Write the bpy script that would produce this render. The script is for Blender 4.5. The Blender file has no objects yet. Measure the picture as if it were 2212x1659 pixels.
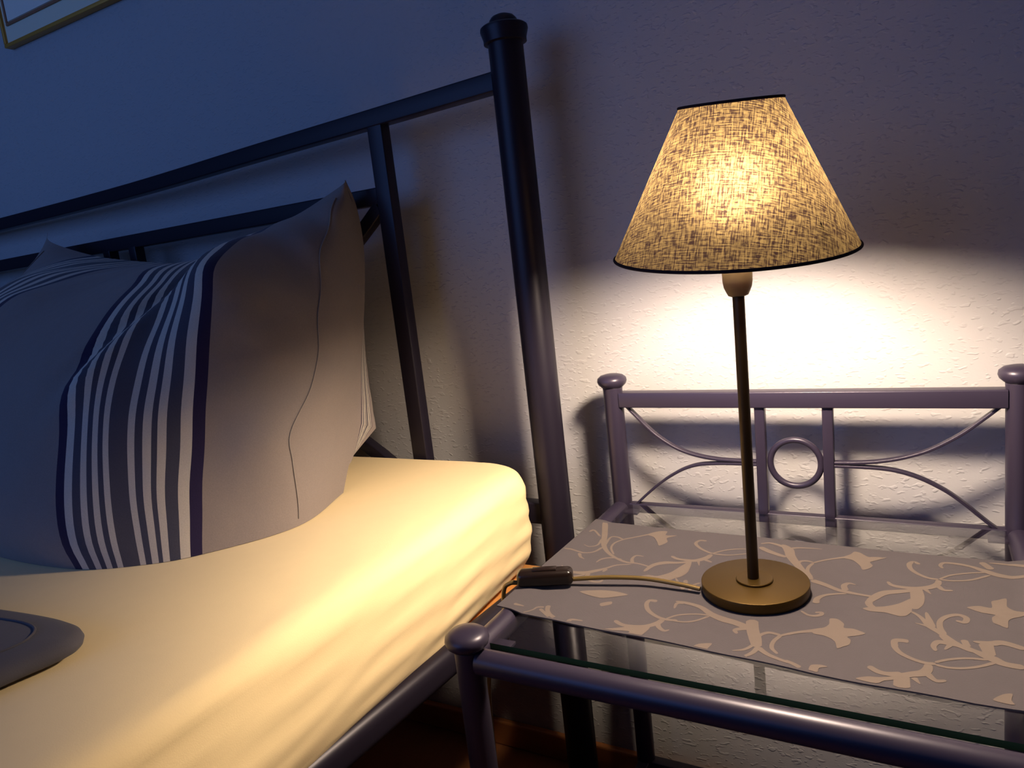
import bpy, bmesh, math, random
from mathutils import Vector, Matrix, Euler
from mathutils.geometry import tessellate_polygon

sc = bpy.context.scene
COL = sc.collection
Z0 = 0.475            # height of the nightstand's table frame above the floor

# ------------------------------------------------------------------ camera, world, lights, exposure
cd = bpy.data.cameras.new('camera')
cam = bpy.data.objects.new('camera', cd)
COL.objects.link(cam)
cam.location = (0.3658, -0.8944, 0.3534 + Z0)
cam.rotation_euler = (math.radians(80.165), math.radians(6.475), math.radians(29.047))
cd.sensor_width = 36.0
cd.lens = 36.0 * 1570.76 / 2212.0
cd.clip_start = 0.01
sc.camera = cam

sc.view_settings.view_transform = 'Standard'
sc.view_settings.look = 'None'
sc.view_settings.gamma = 1.0
sc.view_settings.use_curve_mapping = False
sc.view_settings.exposure = 0.0

w = bpy.data.worlds.new('dusk')
sc.world = w
w.use_nodes = True
w.node_tree.nodes['Background'].inputs[0].default_value = (0.06, 0.16, 0.55, 1)
w.node_tree.nodes['Background'].inputs[1].default_value = 0.6

# daylight through the window opposite the headboard
ld = bpy.data.lights.new('window_daylight', 'AREA')
ld.shape = 'RECTANGLE'; ld.size = 2.3; ld.size_y = 1.4
ld.energy = 16.0; ld.color = (0.17, 0.37, 1.0)
lo = bpy.data.objects.new('window_daylight', ld)
COL.objects.link(lo)
lo.location = (-1.35, -2.58, 0.95 + Z0)
lo.rotation_euler = (math.radians(90), 0, 0)

BULB_STRENGTH = 770.0

# ------------------------------------------------------------------ materials
def new_mat(name):
    m = bpy.data.materials.new(name); m.use_nodes = True
    nt = m.node_tree
    return m, nt, nt.nodes['Principled BSDF'], nt.nodes['Material Output']

def node(nt, t, **kw):
    n = nt.nodes.new(t)
    for k, v in kw.items(): setattr(n, k, v)
    return n

def setin(n, **kw):
    for k, v in kw.items():
        n.inputs[k.replace('_', ' ')].default_value = v

def principled(name, col, rough=0.5, metal=0.0, spec=0.5, bump=None, tint=None):
    """bump = (scale, strength, distance); tint = (scale, amount) colour mottling"""
    m, nt, b, out = new_mat(name)
    b.inputs['Base Color'].default_value = (*col, 1)
    b.inputs['Roughness'].default_value = rough
    b.inputs['Metallic'].default_value = metal
    b.inputs['Specular IOR Level'].default_value = spec
    tc = node(nt, 'ShaderNodeTexCoord')
    if tint:
        n = node(nt, 'ShaderNodeTexNoise'); setin(n, Scale=tint[0], Detail=5.0)
        nt.links.new(tc.outputs['Object'], n.inputs['Vector'])
        r = node(nt, 'ShaderNodeMix', data_type='RGBA')
        a = tint[1]
        r.inputs['A'].default_value = (*[c*(1-a) for c in col], 1)
        r.inputs['B'].default_value = (*[min(1, c*(1+a)) for c in col], 1)
        nt.links.new(n.outputs['Fac'], r.inputs['Factor'])
        nt.links.new(r.outputs['Result'], b.inputs['Base Color'])
    if bump:
        n = node(nt, 'ShaderNodeTexNoise'); setin(n, Scale=bump[0], Detail=4.0)
        nt.links.new(tc.outputs['Object'], n.inputs['Vector'])
        bp = node(nt, 'ShaderNodeBump'); setin(bp, Strength=bump[1], Distance=bump[2])
        nt.links.new(n.outputs['Fac'], bp.inputs['Height'])
        nt.links.new(bp.outputs['Normal'], b.inputs['Normal'])
    return m

def woodchip(name, col):
    """painted woodchip wallpaper: sparse raised slivers over a faint grain"""
    m, nt, b, out = new_mat(name)
    b.inputs['Base Color'].default_value = (*col, 1)
    b.inputs['Roughness'].default_value = 0.75
    b.inputs['Specular IOR Level'].default_value = 0.25
    tc = node(nt, 'ShaderNodeTexCoord')
    def chips(scale, rot, lo, hi):
        mp = node(nt, 'ShaderNodeMapping'); mp.inputs['Scale'].default_value = (scale, scale, scale*1.9)
        mp.inputs['Rotation'].default_value = (0, rot, 0)
        nt.links.new(tc.outputs['Object'], mp.inputs['Vector'])
        n = node(nt, 'ShaderNodeTexNoise'); setin(n, Scale=1.0, Detail=1.0, Roughness=0.4, Distortion=0.15)
        nt.links.new(mp.outputs['Vector'], n.inputs['Vector'])
        r = node(nt, 'ShaderNodeMapRange', interpolation_type='SMOOTHSTEP')
        r.inputs['From Min'].default_value = lo; r.inputs['From Max'].default_value = hi
        nt.links.new(n.outputs['Fac'], r.inputs['Value'])
        return r.outputs['Result']
    a = chips(95.0, 0.5, 0.60, 0.74)
    c = chips(120.0, -0.7, 0.61, 0.76)
    mx = node(nt, 'ShaderNodeMath', operation='MAXIMUM')
    nt.links.new(a, mx.inputs[0]); nt.links.new(c, mx.inputs[1])
    g = node(nt, 'ShaderNodeTexNoise'); setin(g, Scale=260.0, Detail=3.0)
    nt.links.new(tc.outputs['Object'], g.inputs['Vector'])
    ad = node(nt, 'ShaderNodeMath', operation='MULTIPLY_ADD')
    nt.links.new(g.outputs['Fac'], ad.inputs[0]); ad.inputs[1].default_value = 0.22
    nt.links.new(mx.outputs[0], ad.inputs[2])
    bp = node(nt, 'ShaderNodeBump'); setin(bp, Strength=0.55, Distance=0.0010)
    nt.links.new(ad.outputs[0], bp.inputs['Height'])
    nt.links.new(bp.outputs['Normal'], b.inputs['Normal'])
    return m

def fabric(name, col, weave=900.0, strength=0.25, sheen=0.15, tint=0.06):
    m, nt, b, out = new_mat(name)
    b.inputs['Roughness'].default_value = 0.9
    b.inputs['Specular IOR Level'].default_value = 0.15
    b.inputs['Sheen Weight'].default_value = sheen
    tc = node(nt, 'ShaderNodeTexCoord')
    n = node(nt, 'ShaderNodeTexNoise'); setin(n, Scale=weave, Detail=3.0)
    nt.links.new(tc.outputs['Object'], n.inputs['Vector'])
    n2 = node(nt, 'ShaderNodeTexNoise'); setin(n2, Scale=60.0, Detail=3.0)
    nt.links.new(tc.outputs['Object'], n2.inputs['Vector'])
    r = node(nt, 'ShaderNodeMix', data_type='RGBA')
    r.inputs['A'].default_value = (*[c*(1-tint) for c in col], 1)
    r.inputs['B'].default_value = (*[min(1, c*(1+tint)) for c in col], 1)
    nt.links.new(n2.outputs['Fac'], r.inputs['Factor'])
    nt.links.new(r.outputs['Result'], b.inputs['Base Color'])
    bp = node(nt, 'ShaderNodeBump'); setin(bp, Strength=strength, Distance=0.0006)
    nt.links.new(n.outputs['Fac'], bp.inputs['Height'])
    nt.links.new(bp.outputs['Normal'], b.inputs['Normal'])
    return m

def wood(name, c1, c2, scale=(1.2, 30, 30), rough=0.4):
    m, nt, b, out = new_mat(name)
    b.inputs['Roughness'].default_value = rough
    tc = node(nt, 'ShaderNodeTexCoord')
    mp = node(nt, 'ShaderNodeMapping'); mp.inputs['Scale'].default_value = scale
    nt.links.new(tc.outputs['Object'], mp.inputs['Vector'])
    n = node(nt, 'ShaderNodeTexNoise'); setin(n, Scale=2.0, Detail=6.0, Distortion=0.8)
    nt.links.new(mp.outputs['Vector'], n.inputs['Vector'])
    r = node(nt, 'ShaderNodeMix', data_type='RGBA')
    r.inputs['A'].default_value = (*c1, 1); r.inputs['B'].default_value = (*c2, 1)
    nt.links.new(n.outputs['Fac'], r.inputs['Factor'])
    nt.links.new(r.outputs['Result'], b.inputs['Base Color'])
    return m

def stripe_cloth(name):
    """striped pillowcase: UV.x runs across the stripe band (0..1), outside it the cloth is plain"""
    m, nt, b, out = new_mat(name)
    b.inputs['Roughness'].default_value = 0.92
    b.inputs['Specular IOR Level'].default_value = 0.12
    b.inputs['Sheen Weight'].default_value = 0.15
    uv = node(nt, 'ShaderNodeUVMap', uv_map='band')
    sx = node(nt, 'ShaderNodeSeparateXYZ')
    nt.links.new(uv.outputs['UV'], sx.inputs[0])
    mr = node(nt, 'ShaderNodeMapRange'); mr.clamp = True
    mr.inputs['From Min'].default_value = -0.1; mr.inputs['From Max'].default_value = 1.1
    nt.links.new(sx.outputs['X'], mr.inputs['Value'])
    ramp = node(nt, 'ShaderNodeValToRGB'); ramp.color_ramp.interpolation = 'CONSTANT'
    PL, GR, WH, NV = (0.238, 0.202, 0.198), (0.062, 0.062, 0.092), (0.54, 0.49, 0.44), (0.024, 0.017, 0.055)
    GR2 = (0.078, 0.073, 0.096)
    st = [(-0.1, PL), (0.0, NV), (0.078, WH), (0.148, GR), (0.231, WH), (0.287, GR), (0.324, WH), (0.38, GR),
          (0.430, WH), (0.477, GR2), (0.615, WH), (0.663, GR), (0.705, WH), (0.752, GR), (0.794, WH), (0.841, GR),
          (0.895, WH), (0.95, NV), (1.0, PL)]
    el = ramp.color_ramp.elements
    while len(el) < len(st): el.new(0.5)
    for e, (p, c) in zip(el, st):
        e.position = (p + 0.1) / 1.2; e.color = (*c, 1)
    nt.links.new(mr.outputs['Result'], ramp.inputs['Fac'])
    tc = node(nt, 'ShaderNodeTexCoord')
    n = node(nt, 'ShaderNodeTexNoise'); setin(n, Scale=700.0, Detail=3.0)
    nt.links.new(tc.outputs['Object'], n.inputs['Vector'])
    mx = node(nt, 'ShaderNodeMix', data_type='RGBA', blend_type='MULTIPLY')
    mx.inputs['Factor'].default_value = 1.0
    mv = node(nt, 'ShaderNodeMapRange')
    mv.inputs['To Min'].default_value = 0.86; mv.inputs['To Max'].default_value = 1.14
    nt.links.new(n.outputs['Fac'], mv.inputs['Value'])
    nt.links.new(ramp.outputs['Color'], mx.inputs['A'])
    nt.links.new(mv.outputs['Result'], mx.inputs['B'])
    nt.links.new(mx.outputs['Result'], b.inputs['Base Color'])
    w2 = node(nt, 'ShaderNodeTexNoise'); setin(w2, Scale=9.0, Detail=3.0)
    nt.links.new(tc.outputs['Object'], w2.inputs['Vector'])
    bp = node(nt, 'ShaderNodeBump'); setin(bp, Strength=0.35, Distance=0.02)
    nt.links.new(w2.outputs['Fac'], bp.inputs['Height'])
    bp2 = node(nt, 'ShaderNodeBump'); setin(bp2, Strength=0.2, Distance=0.0006)
    nt.links.new(n.outputs['Fac'], bp2.inputs['Height'])
    nt.links.new(bp.outputs['Normal'], bp2.inputs['Normal'])
    nt.links.new(bp2.outputs['Normal'], b.inputs['Normal'])
    return m

def glass_mat(name, tint):
    m, nt, b, out = new_mat(name)
    nt.nodes.remove(b)
    tr = node(nt, 'ShaderNodeBsdfTransparent'); tr.inputs[0].default_value = (*tint, 1)
    gl = node(nt, 'ShaderNodeBsdfGlossy'); gl.inputs['Roughness'].default_value = 0.015
    fr = node(nt, 'ShaderNodeFresnel'); fr.inputs['IOR'].default_value = 1.65
    mx = node(nt, 'ShaderNodeMixShader')
    ge = node(nt, 'ShaderNodeNewGeometry')            # reflect once, at the outer faces only
    iv = node(nt, 'ShaderNodeMath', operation='SUBTRACT'); iv.inputs[0].default_value = 1.0
    nt.links.new(ge.outputs['Backfacing'], iv.inputs[1])
    mu = node(nt, 'ShaderNodeMath', operation='MULTIPLY')
    f2 = node(nt, 'ShaderNodeMath', operation='MULTIPLY'); f2.use_clamp = True; f2.inputs[1].default_value = 2.0   # upper and lower face together
    nt.links.new(fr.outputs[0], f2.inputs[0]); nt.links.new(f2.outputs[0], mu.inputs[0]); nt.links.new(iv.outputs[0], mu.inputs[1])
    nt.links.new(mu.outputs[0], mx.inputs[0]); nt.links.new(tr.outputs[0], mx.inputs[1]); nt.links.new(gl.outputs[0], mx.inputs[2])
    nt.links.new(mx.outputs[0], out.inputs['Surface'])
    return m

def shade_mat(name):
    """woven lampshade cloth that lets the bulb glow through between its threads"""
    m, nt, b, out = new_mat(name)
    nt.nodes.remove(b)
    uv = node(nt, 'ShaderNodeUVMap', uv_map='weave')
    def threads(sx, sy, det):
        mp = node(nt, 'ShaderNodeMapping'); mp.inputs['Scale'].default_value = (sx, sy, 1)
        nt.links.new(uv.outputs['UV'], mp.inputs['Vector'])
        n = node(nt, 'ShaderNodeTexNoise'); setin(n, Scale=1.0, Detail=det, Roughness=0.6)
        nt.links.new(mp.outputs['Vector'], n.inputs['Vector'])
        return n.outputs['Fac']
    a = threads(950, 80, 1.0)      # warp
    c = threads(95, 950, 1.0)      # weft
    e = threads(420, 420, 2.0)
    m1 = node(nt, 'ShaderNodeMath', operation='ADD')
    nt.links.new(a, m1.inputs[0]); nt.links.new(c, m1.inputs[1])
    m2 = node(nt, 'ShaderNodeMath', operation='MULTIPLY_ADD'); m2.inputs[1].default_value = 0.5
    nt.links.new(e, m2.inputs[0]); nt.links.new(m1.outputs[0], m2.inputs[2])
    mr = node(nt, 'ShaderNodeMapRange')
    mr.inputs['From Min'].default_value = 1.08; mr.inputs['From Max'].default_value = 1.47
    mr.inputs['To Min'].default_value = 0.0; mr.inputs['To Max'].default_value = 1.0
    nt.links.new(m2.outputs[0], mr.inputs['Value'])
    r = node(nt, 'ShaderNodeMix', data_type='RGBA')
    r.inputs['A'].default_value = (0.0026, 0.0016, 0.0016, 1)
    r.inputs['B'].default_value = (0.0185, 0.0143, 0.0070, 1)
    nt.links.new(mr.outputs['Result'], r.inputs['Factor'])
    tl = node(nt, 'ShaderNodeBsdfTranslucent')
    dt = node(nt, 'ShaderNodeMix', data_type='RGBA', blend_type='MULTIPLY'); dt.inputs['Factor'].default_value = 1.0
    dt.inputs['B'].default_value = (0.70, 0.64, 0.56, 1)
    nt.links.new(r.outputs['Result'], dt.inputs['A']); nt.links.new(dt.outputs['Result'], tl.inputs['Color'])
    dim = node(nt, 'ShaderNodeMix', data_type='RGBA', blend_type='MULTIPLY'); dim.inputs['Factor'].default_value = 1.0
    dim.inputs['B'].default_value = (0.20, 0.19, 0.165, 1)
    nt.links.new(r.outputs['Result'], dim.inputs['A'])
    df = node(nt, 'ShaderNodeBsdfDiffuse'); df.inputs['Color'].default_value = (0.035, 0.024, 0.030, 1)
    rf = node(nt, 'ShaderNodeBsdfRefraction'); rf.inputs['IOR'].default_value = 1.32; rf.inputs['Roughness'].default_value = 0.85
    nt.links.new(dim.outputs['Result'], rf.inputs['Color'])
    ad0 = node(nt, 'ShaderNodeAddShader')
    ad = node(nt, 'ShaderNodeAddShader')
    nt.links.new(tl.outputs[0], ad0.inputs[0]); nt.links.new(rf.outputs[0], ad0.inputs[1])
    nt.links.new(ad0.outputs[0], ad.inputs[0]); nt.links.new(df.outputs[0], ad.inputs[1])
    nt.links.new(ad.outputs[0], out.inputs['Surface'])
    return m

def emit_mat(name, col, strength):
    m, nt, b, out = new_mat(name)
    nt.nodes.remove(b)
    e = node(nt, 'ShaderNodeEmission'); e.inputs[0].default_value = (*col, 1); e.inputs[1].default_value = strength
    nt.links.new(e.outputs[0], out.inputs['Surface'])
    return m

M = dict(
    wall=woodchip('woodchip_wallpaper', (0.42, 0.405, 0.425)),
    plain_wall=principled('plain_wall_paint', (0.17, 0.165, 0.18), 0.85),
    ceiling=principled('ceiling_paint', (0.42, 0.41, 0.42), 0.9),
    floor=wood('floor_planks', (0.16, 0.055, 0.02), (0.26, 0.10, 0.035), (14, 0.7, 14), 0.45),
    baseboard=wood('baseboard_wood', (0.30, 0.10, 0.03), (0.42, 0.16, 0.05)),
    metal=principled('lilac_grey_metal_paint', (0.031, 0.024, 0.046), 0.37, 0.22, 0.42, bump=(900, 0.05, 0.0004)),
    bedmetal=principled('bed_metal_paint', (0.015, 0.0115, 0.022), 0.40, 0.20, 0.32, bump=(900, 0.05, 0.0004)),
    bronze=principled('bronze_metal', (0.074, 0.041, 0.006), 0.44, 0.7, 0.5, bump=(1400, 0.10, 0.0003)),
    bronze_dark=principled('dark_bronze_metal', (0.040, 0.024, 0.009), 0.38, 0.65, 0.5),
    socket=principled('socket_bronze', (0.13, 0.095, 0.042), 0.55, 0.3, 0.4),
    cord=principled('gold_cord', (0.16, 0.105, 0.032), 0.28, 0.45, 0.6),
    switch=principled('brown_plastic', (0.010, 0.0055, 0.004), 0.25, 0.0, 0.4),
    glass=glass_mat('clear_glass', (0.985, 0.985, 0.965)),
    glass_edge=principled('green_glass_edge', (0.012, 0.070, 0.022), 0.25, 0.0, 0.6),
    runner=fabric('runner_damask_ground', (0.071, 0.062, 0.069), 1100, 0.4, 0.05, 0.05),
    vine=fabric('runner_damask_vine', (0.134, 0.106, 0.092), 1100, 0.25, 0.05, 0.05),
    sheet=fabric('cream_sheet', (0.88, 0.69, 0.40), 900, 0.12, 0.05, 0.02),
    duvet=fabric('blue_grey_cover', (0.090, 0.085, 0.105), 900, 0.25, 0.1, 0.08),
    stripe=stripe_cloth('striped_pillowcase'),
    seam=fabric('pillow_seam_cloth', (0.26, 0.225, 0.21), 900, 0.2, 0.1, 0.05),
    slat=wood('beech_slat', (0.44, 0.19, 0.05), (0.58, 0.27, 0.08)),
    shade=shade_mat('lampshade_cloth'),
    shade_rim=fabric('lampshade_rim_tape', (0.016, 0.010, 0.014), 900, 0.2, 0.0, 0.05),
    bulb=emit_mat('warm_bulb', (1.0, 0.80, 0.58), BULB_STRENGTH),
    gold=principled('gilt_frame', (0.60, 0.29, 0.05), 0.45, 0.35, 0.5),
    brown=principled('brown_inlay', (0.30, 0.13, 0.07), 0.5),
    mat=principled('cream_mount', (0.72, 0.66, 0.52), 0.8),
    art=principled('grey_print', (0.80, 0.74, 0.66), 0.7, tint=(6, 0.12)),
)

# ------------------------------------------------------------------ mesh helpers
def obj(name, bm, mat, parent=None, smooth=True, angle=40, origin=None):
    """link bm (coordinates in the table frame) as ONE mesh object"""
    o_loc = Vector(parent_world(parent)) if parent is not None else (Vector(origin) + Vector((0, 0, Z0)) if origin else Vector((0, 0, 0)))
    for v in bm.verts: v.co = v.co + Vector((0, 0, Z0)) - o_loc
    bmesh.ops.recalc_face_normals(bm, faces=bm.faces[:])
    me = bpy.data.meshes.new(name)
    bm.to_mesh(me); bm.free()
    for m in (mat if isinstance(mat, (list, tuple)) else [mat]): me.materials.append(m)
    if smooth:
        me.polygons.foreach_set('use_smooth', [True] * len(me.polygons))
        me.set_sharp_from_angle(angle=math.radians(angle))
    o = bpy.data.objects.new(name, me); COL.objects.link(o)
    if parent is not None: o.parent = parent
    else: o.location = o_loc
    return o

def parent_world(p):
    v = Vector((0, 0, 0))
    while p is not None:
        v += Vector(p.location); p = p.parent
    return v

def tag(o, label=None, cat=None, group=None, kind=None):
    if label: o['label'] = label
    if cat: o['category'] = cat
    if group: o['group'] = group
    if kind: o['kind'] = kind
    return o

def thing(name, loc, label, cat):
    o = bpy.data.objects.new(name, None); COL.objects.link(o)
    o.empty_display_size = 0.05
    o.location = (loc[0], loc[1], loc[2] + Z0)
    return tag(o, label, cat)

def add_box(bm, lo, hi, bev=0.0, mtx=None, seg=2):
    r = bmesh.ops.create_cube(bm, size=1.0)
    vs = r['verts']
    for v in vs:
        v.co = Vector([lo[i] + (v.co[i] + 0.5) * (hi[i] - lo[i]) for i in range(3)])
    if bev > 0:
        es = list({e for v in vs for e in v.link_edges})
        rr = bmesh.ops.bevel(bm, geom=es, offset=bev, segments=seg, affect='EDGES', profile=0.5)
        vs = list({v for f in rr['faces'] for v in f.verts} | {v for v in vs if v.is_valid})
    if mtx is not None:
        for v in vs: v.co = mtx @ v.co
    return vs

def frame_dirs(pts):
    out = []
    for i in range(len(pts)):
        a = pts[max(i-1, 0)]; b = pts[min(i+1, len(pts)-1)]
        d = (b - a); out.append(d.normalized() if d.length > 1e-9 else Vector((0, 0, 1)))
    return out

def add_sweep(bm, pts, section, up=(0, 0, 1), cap=True, closed=False, scale=None):
    """sweep a closed 2-D section [(side, up)] along 3-D points"""
    pts = [Vector(p) for p in pts]
    n = len(pts); dirs = frame_dirs(pts)
    if closed:
        dirs = [(pts[(i+1) % n] - pts[i-1]).normalized() for i in range(n)]
    up = Vector(up); rings = []
    for i, (p, d) in enumerate(zip(pts, dirs)):
        s = d.cross(up)
        if s.length < 1e-4: s = d.cross(Vector((0, 1, 0)))
        s.normalize(); u = s.cross(d).normalized()
        k = scale[i] if scale else 1.0
        rings.append([bm.verts.new(p + s * (a * k) + u * (b * k)) for a, b in section])
    m = len(section)
    for i in range(n if closed else n - 1):
        A, B = rings[i], rings[(i+1) % n]
        for j in range(m):
            bm.faces.new((A[j], A[(j+1) % m], B[(j+1) % m], B[j]))
    if cap and not closed:
        bm.faces.new(rings[0][::-1]); bm.faces.new(rings[-1])

def circ(r, n=20):
    return [(r * math.cos(2*math.pi*k/n), r * math.sin(2*math.pi*k/n)) for k in range(n)]

def rrect(w, h, r=0.002, n=3):
    out = []
    for cx, cy, a0 in ((w/2-r, h/2-r, 0), (-w/2+r, h/2-r, 90), (-w/2+r, -h/2+r, 180), (w/2-r, -h/2+r, 270)):
        for k in range(n+1):
            a = math.radians(a0 + 90*k/n)
            out.append((cx + r*math.cos(a), cy + r*math.sin(a)))
    return out

def add_lathe(bm, prof, centre, axis=(0, 0, 1), n=40):
    """prof: [(radius, height)] along axis from centre"""
    ax = Vector(axis).normalized(); c = Vector(centre)
    u = ax.cross(Vector((0, 1, 0)))
    if u.length < 1e-4: u = Vector((1, 0, 0))
    u.normalize(); v = ax.cross(u)
    rings = []
    for r, hgt in prof:
        if r < 1e-6: rings.append([bm.verts.new(c + ax*hgt)])
        else: rings.append([bm.verts.new(c + ax*hgt + (u*math.cos(2*math.pi*k/n) + v*math.sin(2*math.pi*k/n))*r) for k in range(n)])
    for A, B in zip(rings, rings[1:]):
        for k in range(n):
            k2 = (k+1) % n
            if len(A) == 1 and len(B) == 1: continue
            if len(A) == 1: bm.faces.new((A[0], B[k2], B[k]))
            elif len(B) == 1: bm.faces.new((A[k], A[k2], B[0]))
            else: bm.faces.new((A[k], A[k2], B[k2], B[k]))
    if len(rings[0]) > 1: bm.faces.new(rings[0][::-1])
    if len(rings[-1]) > 1: bm.faces.new(rings[-1])
    return u, v, ax

def crom(P, t):
    """Catmull-Rom through the list P (Vectors) at t in 0..len-1"""
    n = len(P); i = min(int(t), n-2); f = t - i
    p0 = P[i-1] if i > 0 else P[0]*2 - P[1]
    p1, p2 = P[i], P[i+1]
    p3 = P[i+2] if i+2 < n else P[-1]*2 - P[-2]
    return 0.5*((2*p1) + (p2-p0)*f + (2*p0-5*p1+4*p2-p3)*f*f + (3*p1-p0-3*p2+p3)*f**3)

def spline(P, n):
    P = [Vector(p) for p in P]
    return [crom(P, (len(P)-1)*k/(n-1)) for k in range(n)]

def resample(P, n, dense=200):
    D = spline(P, dense)
    L = [0.0]
    for a, b in zip(D, D[1:]): L.append(L[-1] + (b-a).length)
    out = []; j = 0
    for k in range(n):
        t = L[-1]*k/(n-1)
        while j < dense-2 and L[j+1] < t: j += 1
        f = (t-L[j])/max(L[j+1]-L[j], 1e-9)
        out.append(D[j].lerp(D[j+1], min(max(f, 0), 1)))
    return out

# ------------------------------------------------------------------ the room
WY = 0.060            # face of the wall behind the bed
FZ = -0.475           # floor
CZ = 2.0              # ceiling
XL, XR, YF = -3.4, 2.3, -2.6

def struct(name, bm, m):
    o = obj(name, bm, m, smooth=False); o['kind'] = 'structure'; return o

bm = bmesh.new(); add_box(bm, (XL-.1, WY, FZ-.1), (XR+.1, WY+.12, CZ+.1)); struct('wall_back', bm, M['wall'])
bm = bmesh.new(); add_box(bm, (XL-.12, YF-.12, FZ-.1), (XL, WY, CZ+.1)); struct('wall_left', bm, M['plain_wall'])
bm = bmesh.new(); add_box(bm, (XR, YF-.12, FZ-.1), (XR+.12, WY, CZ+.1)); struct('wall_right', bm, M['plain_wall'])
bm = bmesh.new(); add_box(bm, (XL, YF, FZ-.1), (XR, WY, FZ)); struct('floor', bm, M['floor'])
bm = bmesh.new(); add_box(bm, (XL, YF, CZ), (XR, WY, CZ+.1)); struct('ceiling', bm, M['ceiling'])
# wall opposite the bed, with the window opening the dusk comes through
wx0, wx1, wz0, wz1 = -2.50, -0.20, 0.25, 1.65
bm = bmesh.new()
add_box(bm, (XL, YF-.12, FZ-.1), (wx0, YF, CZ+.1)); add_box(bm, (wx1, YF-.12, FZ-.1), (XR, YF, CZ+.1))
add_box(bm, (wx0, YF-.12, FZ-.1), (wx1, YF, wz0)); add_box(bm, (wx0, YF-.12, wz1), (wx1, YF, CZ+.1))
struct('wall_front', bm, M['plain_wall'])
bm = bmesh.new()
for a, b in (((wx0, wz0), (wx1, wz0+.05)), ((wx0, wz1-.05), (wx1, wz1)), ((wx0, wz0+.05), (wx0+.05, wz1-.05)), ((wx1-.05, wz0+.05), (wx1, wz1-.05))):
    add_box(bm, (a[0], YF-.09, a[1]), (b[0], YF-.04, b[1]), .004)
struct('window_1', bm, M['ceiling'])
bm = bmesh.new(); add_box(bm, (XL, WY-.012, FZ), (XR, WY, -.429), .003); struct('baseboard_back', bm, M['baseboard'])

# ------------------------------------------------------------------ picture on the wall
def picture():
    x0, z0, x1, z1 = -1.318, 0.908, -0.86, 1.50
    t = thing('framed_picture', (-1.09, WY, z0), 'gilt framed picture on the wall, its lower corner showing above the headboard', 'picture')
    def ring(bm, x0, z0, x1, z1, w, ya, yb):
        add_box(bm, (x0, ya, z0), (x1, yb, z0+w), .0015); add_box(bm, (x0, ya, z1-w), (x1, yb, z1), .0015)
        add_box(bm, (x0, ya, z0+w), (x0+w, yb, z1-w), .0015); add_box(bm, (x1-w, ya, z0+w), (x1, yb, z1-w), .0015)
    bm = bmesh.new(); ring(bm, x0, z0, x1, z1, .0075, WY-.0175, WY-.001); obj('frame', bm, M['gold'], t)
    bm = bmesh.new(); add_box(bm, (x0+.007, WY-.012, z0+.007), (x1-.007, WY-.002, z1-.007)); obj('mount', bm, M['mat'], t, smooth=False)
    bm = bmesh.new(); ring(bm, x0+.018, z0+.040, x1-.018, z1-.040, .006, WY-.0155, WY-.0125); obj('inlay', bm, M['brown'], t)
    bm = bmesh.new(); add_box(bm, (x0+.026, WY-.014, z0+.048), (x1-.026, WY-.0122, z1-.048)); obj('print', bm, M['art'], t, smooth=False)
picture()

# ------------------------------------------------------------------ the bed
TH = math.radians(-1.2)
PX, PY = -0.092, -0.025                       # axis of the right head post
def HB(x, z, dy=0.0):                         # point of the headboard plane
    return Vector((x, PY + (x - PX)*math.tan(TH) + dy, z))
BXL = -1.86                                   # left head post
SK = math.tan(math.radians(-4.0))             # the mattress frame lies a little askew
def side_x(y, x0=-0.083): return x0 + (y - PY) * (-SK)

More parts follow.
